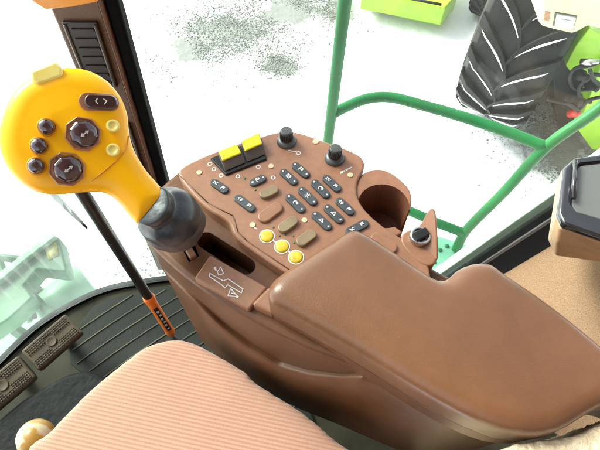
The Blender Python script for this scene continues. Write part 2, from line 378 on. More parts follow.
# ribbed mat
mt_px = [(186, 287), (150, 290), (103, 301), (88, 312), (62, 356), (100, 390), (180, 470), (330, 470), (300, 380), (240, 330)]
mat_pts = chaikin([U(x, y, .004) for x, y in mt_px], 1)
fm = thing('floor_mat', U(130, 340, 0), 'dark ribbed rubber mat on the cab floor under the seat', 'floor mat')
obj('mat_sheet', zprism(mat_pts, .001, .009), M['mat'], fm, smooth=False, bevel=.002)
def inside(p, poly):
    c = False; j = len(poly) - 1
    for i in range(len(poly)):
        a, q = poly[i], poly[j]
        if (a.y > p.y) != (q.y > p.y) and p.x < (q.x - a.x) * (p.y - a.y) / (q.y - a.y) + a.x: c = not c
        j = i
    return c
bm = bmesh.new()
d0 = (U(150, 300, 0) - U(92, 338, 0)).normalized(); nrm = Vector((-d0.y, d0.x, 0)); o0 = U(120, 320, 0)
for k in range(-18, 7):
    run = []
    for s in range(-70, 90):
        p = o0 + nrm * (k * .034) + d0 * (s * .008)
        bend = (s * .008) ** 2 * -.25
        p = p + nrm * bend
        ok = inside(p, mat_pts)
        if ok: run.append(p)
        if (not ok or s == 89):
            if len(run) > 3: tube([q + ZU * .0095 for q in run[1:-1]], .0020, 5, bm)
            run = []
obj('rib', bm, M['rib'], fm)['kind'] = 'stuff'

# ------------------------------------------------------------------ pillar
P0 = Vector((-.262, .575, 0))
pil = thing('window_pillar', P0, 'brown upright window pillar with dark grilles behind the yellow lever', 'pillar')
pl_px = Plane(T(75, 20, .655), T(110, 150, .72), T(120, 20, .655))
# vertical front face at y = yf
yf = U(80, 10, .79).y
class VP:                                             # vertical plane y = const
    def __init__(s, y): s.y = y
    def at(s, px, py, h=0):
        r = ray(px, py); return CAM + r * ((s.y - h) / r.y)
vp = VP(.56)
aL, aR = vp.at(50, 8).x, vp.at(100, 3).x
bL, bR = vp.at(112, 160).x, vp.at(150, 165).x
def lerp(a, b, t): return a + (b - a) * t
zt, zb = vp.at(75, 5).z, vp.at(130, 162).z
def pillar_x(z): t = (z - zb) / (zt - zb); return lerp(bL, aL, t), lerp(bR, aR, t)
def pbar(l0, r0, l1, r1, y0, y1, z0, z1):
    bm = bmesh.new()
    vs = [bm.verts.new(v) for v in ((l0, y0, z0), (r0, y0, z0), (r0, y1, z0), (l0, y1, z0), (l1, y0, z1), (r1, y0, z1), (r1, y1, z1), (l1, y1, z1))]
    for f in ((0, 1, 2, 3), (4, 7, 6, 5), (0, 4, 5, 1), (1, 5, 6, 2), (2, 6, 7, 3), (3, 7, 4, 0)): bm.faces.new([vs[i] for i in f])
    return bm
l0, r0 = pillar_x(0.0); l1, r1 = pillar_x(1.5)
obj('trim', pbar(l0, r0, l1, r1, .56, .61, 0, 1.5), M['pillar'], pil, bevel=.004)
obj('edge_strip', pbar(r0 + .0002, r0 + .006, r1 + .0002, r1 + .006, .552, .6, 0, 1.5), M['brown'], pil, bevel=.0015)
obj('seal', pbar(r0 + .0065, r0 + .024, r1 + .0065, r1 + .024, .556, .578, 0, 1.5), M['seal'], pil, bevel=.004)
obj('seal', pbar(l0 - .006, l0 - .0003, l1 - .006, l1 - .0003, .575, .62, 0, 1.5), M['seal'], pil, bevel=.002)
def grille(za, zc):
    la, ra = pillar_x(za); lc, rc = pillar_x(zc); ins = .010
    g = obj('grille', pbar(la + ins, ra - ins, lc + ins, rc - ins, .5545, .5605, za, zc), M['grille'], pil, bevel=.0015)
    bm = bmesh.new(); n = 7
    for i in range(n):
        z = lerp(za, zc, (i + .7) / (n + .4)); a, c = pillar_x(z)
        obox(Vector(((a + c) / 2 + .002, .5535, z)), Vector((1, 0, 0)), Vector((0, 1, 0)), ZU, (c - a) / 2 - ins - .008, .0012, .0022, bm)
    obj('slat', bm, M['grille'], g, bevel=.0006)['kind'] = 'stuff'
    bm = bmesh.new()
    for (x0, x1) in ((lambda a, c: a + ins + .003, None), (lambda a, c: c - ins - .003, None)):
        pa, pc = Vector((x0(la, ra), .5535, za + .003)), Vector((x0(lc, rc), .5535, zc - .003))
        tube([pa, pc], .002, 6, bm)
    obj('frame', bm, M['rocker_dark'], g)
z1_, z2_ = vp.at(100, 85).z, vp.at(78, 20).z
grille(z1_, z2_); z3_, z4_ = vp.at(150, 190).z, vp.at(128, 122).z
grille(z3_, z4_)

# orange housing at the top of the pillar
hp = VP(.535)
pts = [hp.at(20, -8), hp.at(30, 1), hp.at(45, 11), hp.at(72, 8), hp.at(98, 3), hp.at(101, -10), hp.at(80, -45), hp.at(30, -40)]
hz = obj('warning_housing', prism(pts, Vector((0, .024, 0))), M['hazard'], base=True, bevel=.004)
tag(hz, 'orange plastic housing fixed at the top of the brown pillar', 'housing')

# ------------------------------------------------------------------ windows
def wall_strip(path, z0, z1, th, bm=None):
    bm = bm or bmesh.new(); n = len(path); L_, R_ = [], []
    for i, p in enumerate(path):
        d = (path[min(i + 1, n - 1)] - path[max(i - 1, 0)]); q = Vector((-d.y, d.x, 0)).normalized() * th
        L_.append((bm.verts.new((p.x, p.y, z0)), bm.verts.new((p.x, p.y, z1)))); R_.append((bm.verts.new((p.x + q.x, p.y + q.y, z0)), bm.verts.new((p.x + q.x, p.y + q.y, z1))))
    for i in range(n - 1):
        bm.faces.new((L_[i][0], L_[i + 1][0], L_[i + 1][1], L_[i][1])); bm.faces.new((R_[i][0], R_[i][1], R_[i + 1][1], R_[i + 1][0]))
        bm.faces.new((L_[i][1], L_[i + 1][1], R_[i + 1][1], R_[i][1])); bm.faces.new((L_[i][0], R_[i][0], R_[i + 1][0], L_[i + 1][0]))
    for i in (0, n - 1): bm.faces.new((L_[i][0], L_[i][1], R_[i][1], R_[i][0]))
    return bm
xl = pillar_x(.0)[0] - .004
wpath = spline([U(x, y, 0) for x, y in edge_px], 6, False)
cw = thing('windshield', wpath[4], 'curved dusty front window beyond the pedals and the black rod', 'window')
obj('glass_pane', wall_strip(wpath[8:], .012, 1.5, -.005), M['glass_dirty'], cw)
obj('seal', wall_strip(wpath, -.02, .012, -.016), M['seal'], cw, bevel=.003)
# side window: frame line leans back
A = Vector((.322, .492, -.02)); B = U(600, 186, .482); dAB = (B - A).normalized(); Bt = A + dAB * 1.75
xr = pillar_x(0)[1] + .02; xr1 = pillar_x(1.5)[1] + .02
sw = thing('side_window', Vector((.05, .53, 0)), 'clear side window between the brown pillar and the slanted black frame', 'window')
bm = bmesh.new()
q = [Vector((xr, .60, .0)), Vector((A.x, A.y + .02, .0)), Vector((Bt.x, Bt.y + .02, Bt.z)), Vector((xr1, .60, 1.5))]
obj('glass_pane', prism(q, Vector((.0003, .005, 0))), M['glass'], sw, smooth=False)
# black slanted frame
fr = thing('slanted_window_frame', A, 'slanted black rubber window frame beside the tan carpet panel', 'window frame')
nr = Vector((0, 1, 0)); sx = dAB.cross(nr).normalized()
if sx.x < 0: sx = -sx
obj('frame_bar', obox(A + dAB * .87 + sx * .045 + nr * .01, dAB, sx, nr, .9, .041, .012), M['seal'], fr, bevel=.004)
obj('seal_lip', obox(A + dAB * .87 + sx * .002 - nr * .001, dAB, sx, nr, .9, .004, .0022), M['seal_grey'], fr, bevel=.001)
obj('outer_band', obox(A + dAB * .87 + sx * .016 + nr * .045, dAB, sx, nr, .9, .026, .012), M['pale_band'], fr, bevel=.003)  # pale green band along the outer side of the frame

# carpet trim panel
cp = Plane(U(507, 273, .2), U(600, 240, .42), U(600, 350, .40))
pts = [cp.at(452, 300), cp.at(505, 272), cp.at(548, 246), cp.at(600, 206), cp.at(680, 160), cp.at(760, 300), cp.at(700, 480), cp.at(600, 480), cp.at(500, 380)]
tag(obj('carpet_panel', prism(pts, -cp.n * .03), M['carpet'], base=True, bevel=.006), 'tan speckled carpet trim panel behind the armrest', 'trim panel')

# beige pod with black framed top
pod = thing('beige_pod', U(590, 240, .50), 'beige plastic pod with black framed lid at the right edge', 'pod')
zt_ = .60
top = [U(562, 170, zt_), U(557, 215, zt_), U(562, 226, zt_), U(610, 243, zt_), U(680, 262, zt_), U(690, 185, zt_), U(640, 150, zt_), U(572, 160, zt_)]
botp = [U(556, 188, .545), U(548, 240, .535), U(556, 256, .53), U(600, 262, .53), U(680, 275, .53), U(690, 190, .53), U(640, 160, .53), U(572, 172, .53)]
bm = bmesh.new(); tv = [bm.verts.new(p - ZU * .006) for p in top]; bv = [bm.verts.new(p) for p in botp]
mid = [bm.verts.new((t + p_) / 2 + Vector((-.003, -.003, 0))) for t, p_ in zip(top, botp)]
n = len(top); bm.faces.new(tv)
lowv = [bm.verts.new(p + Vector((.05, .06, -.08))) for p in botp]; bm.faces.new(lowv[::-1])
for a_, b_ in ((tv, mid), (mid, bv), (bv, lowv)):
    for i in range(n): bm.faces.new((a_[i], a_[(i + 1) % n], b_[(i + 1) % n], b_[i]))
o = obj('body', bm, M['beige'], pod); soften(o, .003, 6)
o = obj('rim', zprism(top, zt_ - .008, zt_ + .006), M['gloss_black'], pod, bevel=.005, seg=4)
inn = [U(570, 172, zt_), U(568, 207, zt_), U(574, 215, zt_), U(612, 226, zt_), U(670, 244, zt_), U(680, 190, zt_), U(640, 158, zt_), U(578, 165, zt_)]
cut(o, zprism(inn, zt_, zt_ + .03))
inn2 = [p * .94 + sum(inn, Vector((0, 0, 0))) / len(inn) * .06 for p in inn]
obj('lid', zprism(inn2, zt_ - .002, zt_ + .003), M['slate_glass'], pod, bevel=.002)
hpt = [U(574, 163, zt_ + .006), U(572, 200, zt_ + .006)]
obj('hinge_bar', tube([p + ZU * .004 for p in hpt], .0035, 10), M['gloss_black'], pod)

# unseen roof and walls behind and above the driver, added to block light
fwd = Vector((-.79, .61, 0)).normalized(); rgt = Vector((.61, .79, 0)).normalized()
rc = -fwd * .62
rw = obj('shade_wall', obox(rc + ZU * .85, rgt, fwd, ZU, .75, .02, .87), M['pillar'], base=True, bevel=.01)
tag(rw, 'unseen rear wall added behind the driver seat to block light', 'cab wall')
rf = obj('shade_roof', obox(-fwd * .12 + ZU * 1.80, rgt, fwd, ZU, .66, .52, .03), M['pillar'], base=True, bevel=.02)
tag(rf, 'unseen partial roof added above the driver seat to block light', 'cab roof')

lw_ = obj('shade_wall', obox(-rgt * .62 - fwd * .1 + ZU * .4, fwd, rgt, ZU, .5, .02, .42), M['pillar'], base=True, bevel=.01)
tag(lw_, 'unseen lower wall added on the door side of the seat to block light', 'cab wall')

# ================================================================== CONSOLE
PZ, LZ = .650, .632
con = thing('control_console', U(270, 330, .26), 'brown control console with key panel, cup holder and padded armrest', 'console')
body_px = [(137, 226), (150, 246), (193, 284), (250, 320), (300, 345), (345, 362), (400, 384), (470, 411), (530, 425), (590, 398), (560, 350), (490, 290), (445, 275), (425, 262), (400, 240), (372, 222),
           (360, 200), (364, 168), (352, 154), (300, 133), (280, 132), (212, 154), (180, 168), (150, 196), (137, 212)]
body = [U(x, y, LZ - .002) for x, y in body_px]
bsm = chaikin(body, 2)
bd = obj('body', zprism(bsm, LZ - .0005, .26, taper=.97), M['brown'], con, bevel=.008, seg=4)
bake(bd)
# slot of the lever gate
s0, s1 = U(206, 240, LZ), U(246, 266, LZ); ax = (s1 - s0).normalized(); sx_ = Vector((-ax.y, ax.x, 0)); rr = .0115
slot = [s0 + (ax * math.cos(a) + sx_ * math.sin(a)) * rr for a in [math.pi / 2 + math.pi * k / 8 for k in range(9)]] + [s1 + (ax * math.cos(a) + sx_ * math.sin(a)) * rr for a in [-math.pi / 2 + math.pi * k / 8 for k in range(9)]]
cut(bd, zprism(slot, LZ - .05, LZ + .02))
s0, s1 = U(184, 252, LZ), U(200, 238, LZ)
cut(bd, prism([U(178, 250, LZ), U(188, 262, LZ), U(200, 252, LZ), U(190, 240, LZ)], ZU * .03) if False else zprism([U(181, 246, LZ), U(189, 262, LZ), U(199, 256, LZ), U(192, 238, LZ)], LZ - .04, LZ + .02))
# lower shell on the seat side
def proj(p):
    v = p - CAM; d = v.dot(DV); return 300 + F * v.dot(RV) / d, 225 - F * v.dot(UV) / d
cv_px = [(120, 236), (150, 258), (176, 282), (205, 308), (227, 328), (253, 347), (280, 363), (307, 371), (342, 374), (380, 372), (460, 372)]
def cvy(x):
    for (x0, y0), (x1, y1) in zip(cv_px, cv_px[1:]):
        if x0 <= x <= x1: return y0 + (y1 - y0) * (x - x0) / (x1 - x0)
    return 372 if x > 400 else 230
wl_px = [(150, 246), (193, 284), (250, 320), (300, 345), (345, 362), (400, 384), (470, 411), (526, 424)]
wpl = spline([U(x, y, LZ - .002) for x, y in wl_px], 8, False)
tops, nms = [], []
for i, p in enumerate(wpl):
    lo, hi = .30, LZ - .02
    for _ in range(30):
        m_ = (lo + hi) / 2; a_, b_ = proj(Vector((p.x, p.y, m_)))
        if b_ < cvy(a_): hi = m_
        else: lo = m_
    d = wpl[min(i + 1, len(wpl) - 1)] - wpl[max(i - 1, 0)]; q = Vector((d.y, -d.x, 0)).normalized()
    if q.dot(Vector((-1, -1, 0))) < 0: q = -q
    tops.append(lo); nms.append(q * min(1, .02 + i / 14))
bm = bmesh.new(); rows = []
for p, z, q in zip(wpl, tops, nms):
    o_ = Vector((p.x, p.y, 0)) + q * .0045; i_ = Vector((p.x, p.y, 0)) - q.normalized() * .03
    rows.append([bm.verts.new(v) for v in (o_ + ZU * z, o_ + q * .004 + ZU * (z - .012), o_ - q * .004 + ZU * .262, i_ + ZU * .262, i_ + ZU * z)])
for a_, b_ in zip(rows, rows[1:]):
    for k in range(5): bm.faces.new((a_[k], a_[(k + 1) % 5], b_[(k + 1) % 5], b_[k]))
bm.faces.new(rows[0]); bm.faces.new(rows[-1][::-1])
obj('side_shell', bm, M['brown'], con, bevel=.002, angle=50)

# panel slab
pan_px = [(175, 174), (184, 165), (212, 152), (250, 139), (280, 130.5), (297, 131), (325, 141), (356, 152), (365, 160), (364, 170), (357, 181), (357, 196), (364, 209), (380, 224), (402, 238), (418, 250),
          (430, 262), (432, 300), (340, 300), (288, 275), (243, 244), (233, 235), (229, 221), (204, 208)]
pan = chaikin([U(x, y, PZ) for x, y in pan_px], 2)
obj('key_panel', zprism(pan, LZ - .01, PZ), M['panel'], con, bevel=.0035, seg=3)
# raised field under the keys
fld_px = [(180, 176), (280, 136), (297, 136), (354, 157), (350, 192), (358, 212), (396, 240), (418, 262), (400, 285), (300, 277), (247, 241), (238, 232), (233, 216), (208, 203)]
ln = [U(x, y, PZ) for x, y in fld_px]
obj('panel_groove', stroke(ln[:-1][9:] + [ln[-1], ln[0]], .0012, ZU, .0007), M['brown'], con)

# gate plate with its printed symbol
gz = LZ + .009
gp = [U(210, 254.5, gz), U(194, 278, gz), U(249, 309.5, gz), U(268, 287, gz)]
obj('gate_plate', zprism(gp, LZ - .01, gz), M['panel'], con, bevel=.003, seg=3)
def Zg(x, y): return U(190 + x / 7.5, 250 + y / 7.5, gz + .0002)
bm = stroke([Zg(*p) for p in ((148, 176), (250, 232), (285, 218), (398, 292), (385, 322), (284, 262), (262, 284), (238, 262), (146, 200))], .0011, ZU, .0004, closed=True)
stroke([Zg(*p) for p in ((205, 165), (232, 128), (252, 178), (215, 188), (205, 165))], .0011, ZU, .00045, bm)
stroke([Zg(*p) for p in ((196, 152), (186, 132))], .002, ZU, .00045, bm)
disc(Zg(188, 138), ZU, .0016, .0005, 12, bm)
stroke([Zg(*p) for p in ((305, 290), (285, 345), (360, 352), (305, 290))], .0012, ZU, .00045, bm)
stroke([Zg(*p) for p in ((312, 325), (340, 330))], .0012, ZU, .0005, bm)
disc(Zg(356, 352), ZU, .0016, .0005, 12, bm)
obj('gate_symbol', bm, M['white'], con, smooth=False)
# lug between gate plate and armrest
lug = [U(252, 306, .64), U(270, 288, .64), U(280, 300, .64), U(274, 316, .64)]
obj('corner_block', zprism(lug, .6, .648), M['panel'], con, bevel=.004)

def Z3(x, y): return (190 + x * .26667, 110 + y * .26667)
def Z4(x, y): return (230 + x * .36667, 140 + y * .36667)
def stadium(c, x, y, hl, hw, n=8):
    o = []
    for k in range(n + 1): a = -math.pi / 2 + math.pi * k / n; o.append(c + x * (hl - hw + math.cos(a) * hw) + y * (math.sin(a) * hw))
    for k in range(n + 1): a = math.pi / 2 + math.pi * k / n; o.append(c + x * (-hl + hw + math.cos(a) * hw) + y * (math.sin(a) * hw))
    return o
def icon(kind, c, x, y, s, bm):
    st = lambda pts, w=.0011, cl=False: stroke([c + x * (a * s) + y * (q * s) for a, q in pts], w, ZU, .0004, bm, cl)
    if kind == 0: st([(-.6, -.5), (.6, -.5), (.6, .5), (-.6, .5)], cl=True); st([(-.2, 0), (.3, 0)])
    elif kind == 1: st([(-.8, 0), (.8, 0)]); st([(.3, .5), (.8, 0), (.3, -.5)]); st([(-.5, .5), (-.5, -.5)])
    elif kind == 2: st([(-.7, -.4), (0, .6), (.7, -.4)], cl=True)
    elif kind == 3: st([(-.7, .5), (.7, -.5)]); st([(-.7, -.5), (.7, .5)]); st([(0, .7), (0, -.7)])
    elif kind == 4: st([(-.5, -.6), (-.5, .6), (.5, .6), (.5, 0), (-.5, 0)])
    elif kind == 5: st([(-.8, .3), (-.2, .3), (.2, -.3), (.8, -.3)]); st([(-.8, -.4), (-.3, -.4)]); st([(.3, .5), (.8, .5)])
    elif kind == 6: st([(math.cos(i * .9) * .6, math.sin(i * .9) * .6) for i in range(6)]); st([(.2, .2), (.7, .5), (.8, -.1)])
keys = [  # two ends in photo pixels, half width, kind of print, colour, label
    (Z3(80, 268), Z3(142, 310), 5, 'dark'), (Z3(170, 326), Z3(242, 380), 1, 'dark'), (Z3(225, 282), Z3(285, 254), 4, 'dark'),
    (Z3(341, 228), Z3(400, 281), 0, 'dark'), (Z3(386, 204), Z3(445, 254), 4, 'dark'), (Z3(501, 250), Z3(562, 307), 5, 'dark'), (Z3(458, 268), Z3(520, 331), 6, 'dark'),
    (Z3(410, 296), Z3(472, 358), 3, 'dark'), (Z3(363, 322), Z3(427, 385), 6, 'dark'), (Z3(550, 336), Z3(612, 394), 1, 'dark'), (Z3(506, 362), Z3(572, 425), 2, 'dark'),
    (Z3(460, 388), Z3(527, 450), 2, 'dark'), (Z4(316, 257), Z4(376, 225), 5, 'dark'),
    (Z3(263, 328), Z3(330, 298), None, 'olive'), (Z4(134, 251), Z4(182, 218), None, 'olive'), (Z4(184, 288), Z4(232, 254), None, 'olive')]
for i, (a, q, kind, colr) in enumerate(keys):
    p, r_ = U(*a, PZ), U(*q, PZ); c = (p + r_) / 2; x = (r_ - p).normalized(); y = ZU.cross(x); hl = (r_ - p).length / 2
    hw = .0056 if colr == 'dark' else .0068
    h = .0035 if colr == 'dark' else .0055
    b_ = obj('push_button', zprism(stadium(c, x, y, hl, hw), PZ - .002, PZ + h), M['dark_button' if colr == 'dark' else 'olive_button'], con, bevel=.0013, seg=3)
    b_['label'] = 'slate oval button with white print' if colr == 'dark' else 'plain olive oval button'
    if kind is not None:
        bm = bmesh.new(); t = c + ZU * (h + .0002)
        if kind in (5, 1):
            icon(kind, t - x * hl * .45, x, y, .0035, bm); icon(4, t + x * hl * .45, x, y, .0032, bm)
        else:
            icon(kind, t, x, y, .0042, bm); disc(t - x * (hl - .004), ZU, .0014, .0004, 10, bm); disc(t + x * (hl - .004), ZU, .0012, .0004, 10, bm)
        obj('symbol', bm, M['white'], b_, smooth=False)
# brown dummy keys
for (a, q, hw) in ((Z4(80, 222), Z4(140, 178), .0085), (Z4(385, 262), Z4(452, 306), .0088)):
    p, r_ = U(*a, PZ), U(*q, PZ); c = (p + r_) / 2; x = (r_ - p).normalized()
    o = obj('blank_key', zprism(stadium(c, x, ZU.cross(x), (r_ - p).length / 2, hw), PZ - .002, PZ + .004), M['panel'], con, bevel=.002, seg=3)
    o['label'] = 'blank brown oval key'
# amber lamps joined by a white line
am = [U(*Z4(*p), PZ) for p in ((101, 263), (142, 291), (180, 320))]
bm = bmesh.new()
for a_, b_ in zip(am, am[1:]):
    d = (b_ - a_).normalized(); stroke([a_ + d * .0095, b_ - d * .0095], .0016, ZU, .0005, bm)
for c in am:
    stroke([c + Vector((math.cos(k * math.pi / 12), math.sin(k * math.pi / 12), 0)) * .0089 for k in range(24)], .0013, ZU, .0005, bm, True)
obj('printed_line', bm, M['white'], con, smooth=False)
for c in am:
    obj('amber_button', lathe(c - ZU * .001, ZU, [(0, .0078), (.0022, .0078), (.0032, .0068), (.0035, .004), (.0036, .001)], 28), M['lamp_yellow'], con)['label'] = 'round amber button'
for z, pts_ in ((Z3, [(35, 235), (470, 120)]), (Z4, [(62, 232), (203, 219), (235, 5), (328, 96), (112, 72)])):
    for p in pts_: obj('screw_plug', disc(U(*z(*p), PZ), ZU, .0036, .0012, 16), M['cream_dot'], con, bevel=.0004)
for p in ((205, 257), (245, 300)):
    obj('indicator_led', disc(U(*Z3(*p), PZ), ZU, .0016, .0006, 10), M['led'], con)
for p in ((118, 238), (138, 240), (150, 258), (172, 262), (175, 280), (135, 262)): obj('indicator_led', disc(U(*Z4(*p), PZ), ZU, .0013, .0006, 10), M['led'], con)
for p in ((75, 203), (90, 222), (117, 246), (180, 249), (256, 214), (312, 254), (407, 162)):
    bm = bmesh.new(); c = U(*Z3(*p), PZ); stroke([c + Vector((math.cos(k * .7854), math.sin(k * .7854), 0)) * .0026 for k in range(8)], .0011, ZU, .0004, bm, True); obj('printed_mark', bm, M['white'], con, smooth=False)
for (a, q) in ((Z3(370, 152), Z3(400, 158)), (Z3(565, 238), Z3(605, 215)), (Z4(302, 88), Z4(330, 76)), (Z4(62, 236), Z4(72, 242))):
    obj('printed_mark', stroke([U(*a, PZ), U(*q, PZ)], .0014, ZU, .0004), M['white'], con, smooth=False)

# knobs
for (cx, cy) in (Z3(362, 118), Z3(542, 182)):
    c = U(cx, cy, PZ)
    k = obj('rotary_knob', lathe(c, ZU, [(-.001, .0135), (.002, .0135), (.004, .0125), (.006, .0105), (.0065, .0084), (.021, .0078), (.0225, .0068), (.0228, .002)], 36), M['knob'], con, bevel=.0006)
    bm = bmesh.new()
    for i in range(20):
        a = i * math.pi / 10; v = Vector((math.cos(a), math.sin(a), 0))
        obox(c + v * .0080 + ZU * .0135, v, ZU.cross(v), ZU, .0007, .0007, .0062, bm)
    obj('knurl', bm, M['black'], k)
# yellow rockers in black bezel
def P3(x, y, h=0): return U(*Z3(x, y), PZ + h)
bz = [P3(76, 185), P3(135, 248), P3(288, 188), P3(268, 108)]
obj('switch_bezel', zprism(bz, PZ - .002, PZ + .003), M['black'], con, bevel=.0015)
for (q, ) in (([(108, 178), (130, 226), (206, 194), (182, 148)], ), ([(192, 140), (212, 192), (282, 163), (262, 106)], )):
    a, b_, c, d = [P3(x, y, .004) for x, y in q]          # far-left, near-left, near-right, far-right
    down = (b_ - a).normalized(); wdt = (d - a).normalized()
    m1, m2 = a * .34 + b_ * .66, d * .34 + c * .66
    bm = bmesh.new()
    prof = [(a, 0), (a, .010), (m1, .008), (b_, .002), (b_ + down * .002, .0)]
    prof2 = [(d, 0), (d, .010), (m2, .008), (c, .002), (c + down * .002, .0)]
    va = [bm.verts.new(p + ZU * h) for p, h in prof]; vb = [bm.verts.new(p + ZU * h) for p, h in prof2]
    bm.faces.new(va); bm.faces.new(vb[::-1])
    for i in range(5): bm.faces.new((va[i], va[(i + 1) % 5], vb[(i + 1) % 5], vb[i]))
    rk = obj('rocker_switch', bm, M['rocker_dark'], con, bevel=.001)
    # yellow guard over the far half
    e = wdt * .0012
    y0 = [a + e + ZU * .0101, d - e + ZU * .0101, m2 - e + ZU * .0081, m1 + e + ZU * .0081]
    nn = (y0[1] - y0[0]).cross(y0[3] - y0[0]).normalized()
    if nn.z < 0: nn = -nn
    obj('guard', prism(y0, nn * .0035), M['rocker_yellow'], rk, bevel=.0015)

# cup holder
cc = U(386, 201, PZ); cr_ = .0335
cb_px = [(360, 172), (378, 165), (396, 172), (415, 191), (409, 216), (402, 236), (382, 232), (362, 214), (354, 190)]
cupo = [U(x, y, PZ) for x, y in cb_px]
# outer block then bored; open notch on the window side
co = obj('cup_holder', zprism(chaikin(cupo, 2), PZ - .075, PZ - .004), M['panel'], con, bevel=.003)
bake(co)
cut(co, lathe(U(384, 204, PZ) - ZU * .07, ZU, [(0, .030), (.12, .0345)], 40))
nd = (U(424, 216, PZ) - U(384, 204, PZ)); nd.z = 0; nd.normalize(); ny = ZU.cross(nd)
nd = U(412, 222, PZ) - U(384, 204, PZ); nd.z = 0; nd.normalize(); ny = ZU.cross(nd)
cut(co, obox(U(384, 204, PZ) + nd * .035, nd, ny, ZU, .035, .017, .068))
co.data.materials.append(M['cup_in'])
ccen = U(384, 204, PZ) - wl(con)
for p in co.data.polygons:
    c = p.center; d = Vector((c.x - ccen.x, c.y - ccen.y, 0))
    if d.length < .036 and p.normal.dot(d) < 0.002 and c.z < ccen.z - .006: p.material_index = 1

# fin and outlet
fin_p = [(398, 236), (412, 226), (424, 214), (431, 207), (435, 214), (437, 262), (425, 268), (408, 252)]
fpz = [U(398, 238, PZ), U(410, 228, PZ), U(426, 232, PZ), U(436, 246, PZ), U(437, 264, PZ), U(425, 268, PZ), U(408, 254, PZ)]
obj('outlet_mount', zprism(chaikin(fpz, 2), PZ - .09, PZ + .001), M['panel'], con, bevel=.003)
f0 = U(414, 228, PZ); f1 = U(438, 262, PZ); fd = (f1 - f0).normalized()
fn = [U(409, 231, PZ), U(431, 208, PZ + .022), U(435, 213, PZ + .022), U(438, 240, PZ + .008), U(437, 262, PZ), U(428, 246, PZ - .02)]
fpl = Plane(U(409, 231, PZ), U(432, 208, PZ + .022), U(437, 262, PZ - .0))
fpt = chaikin([fpl.at(x, y) for x, y in ((407, 233), (420, 226), (427, 212), (432, 207), (435.5, 213), (437, 240), (437, 264), (424, 262))], 1)
obj('fin', prism(fpt, -fpl.n * .006), M['panel'], con, bevel=.0022)
oc = U(420, 237, PZ + .004)
so_ = obj('outlet', lathe(oc, ZU, [(-.008, .0125), (.004, .0125), (.005, .0115), (.005, .0095), (.001, .009), (.001, .001)], 32), M['steel'], con, bevel=.0005)
ox = (U(430, 231, PZ) - U(412, 240, PZ)).normalized()
obj('outlet_flap', obox(oc + ZU * .0065, ox, ZU.cross(ox), ZU, .0095, .0055, .0022), M['black'], so_, bevel=.0012)
obj('outlet_latch', obox(oc + ZU * .004 + ox * .0145, ox, ZU.cross(ox), ZU, .003, .0016, .0018), M['black'], so_, bevel=.0006)

# armrest
AZ = .692
arm_px = [(275, 281), (300, 264), (330, 245), (346, 234.5), (357, 233), (372, 240), (405, 262), (432, 280), (444, 282), (456, 272), (470, 266), (488, 266), (503, 276), (545, 305), (590, 341), (640, 385), (650, 410), (625, 404), (598, 408),
          (556, 432), (518, 435), (480, 424), (440, 404), (400, 380), (362, 356), (326, 335), (290, 315), (271, 304), (268, 293)]
arm = spline([U(x, y, AZ - .012) for x, y in arm_px], 4)
ar = obj('armrest', zprism(arm, AZ - .05, AZ + .003), M['vinyl'], con)
soften(ar, .003, 2); bake(ar)
aw = wl(ar); AR, AD = .018, .0135
for v in ar.data.vertices:
    p = v.co + aw; k = max(0, min(1, (p.z - (AZ - .03)) / .02))
    if k <= 0: continue
    best = 9
    for i in range(len(arm)):
        a, c = arm[i - 1], arm[i]; ex, ey = c.x - a.x, c.y - a.y; t = max(0, min(1, ((p.x - a.x) * ex + (p.y - a.y) * ey) / (ex * ex + ey * ey + 1e-12)))
        best = min(best, math.hypot(p.x - a.x - ex * t, p.y - a.y - ey * t))
    q = max(0, 1 - best / AR); v.co.z -= k * (AD * (1 - math.sqrt(max(0, 1 - q * q))) + .0015 * max(0, 1 - best / .06) ** 2 - .002)
sm_ = ar.modifiers.new('smooth', 'SMOOTH'); sm_.iterations = 6
ctr = sum(arm, Vector((0, 0, 0))) / len(arm)
obj('armrest_base', zprism([Vector((ctr.x + (p.x - ctr.x) * .985, ctr.y + (p.y - ctr.y) * .985, 0)) for p in arm], AZ - .082, AZ - .049), M['brown'], ar, bevel=.006, seg=4)

# pale scuff on the side of the pad
bpy.context.view_layer.update(); dg_ = bpy.context.evaluated_depsgraph_get(); sp2 = []
for x, y in ((319, 353.6), (324, 353.4), (330, 352.8), (336, 351.8), (342, 350.6)):
    r = ray(x, y).normalized(); ok, loc, nn, fi = ar.evaluated_get(dg_).ray_cast(CAM - wl(ar), r)
    if ok: sp2.append(loc + wl(ar) - r * .0003)
if len(sp2) > 2: obj('scuff', tube(sp2, [.0003] + [.0007] * (len(sp2) - 2) + [.0003], 6), M['cream_dot'], ar)

# ================================================================== JOYSTICK
jp = Plane(T(72, 132, .525), T(155, 207, .552), T(18, 176, .512))
jo = thing('control_lever', U(180, 236, LZ), 'yellow multifunction lever with dark buttons rising from the console boot', 'control lever')
head_px = [(45, 72), (63, 67), (85, 69), (104, 78), (119, 94), (127, 113), (129, 131), (134, 150), (146, 170), (158, 184), (166, 196), (153, 213), (139, 224), (130, 216), (118, 202), (105, 193), (85, 192), (62, 194),
           (40, 193), (22, 184), (7, 168), (-1, 150), (-2, 130), (4, 108), (15, 89), (29, 78)]
hp_ = spline([jp.at(x, y, .0) for x, y in head_px], 4)
g = obj('grip', prism([p + jp.n * .011 for p in hp_], -jp.n * .036), M['orange'], jo)
soften(g, .0017, 2); bake(g)
def edge_d(p):                                   # distance from a point of the grip plane to its outline
    best = 9
    for i in range(len(hp_)):
        a, c = hp_[i - 1], hp_[i]; e = c - a; t = max(0, min(1, (p - a).dot(e) / e.length_squared)); best = min(best, (p - a - e * t).length)
    return best
RR, DEP = .021, .0125
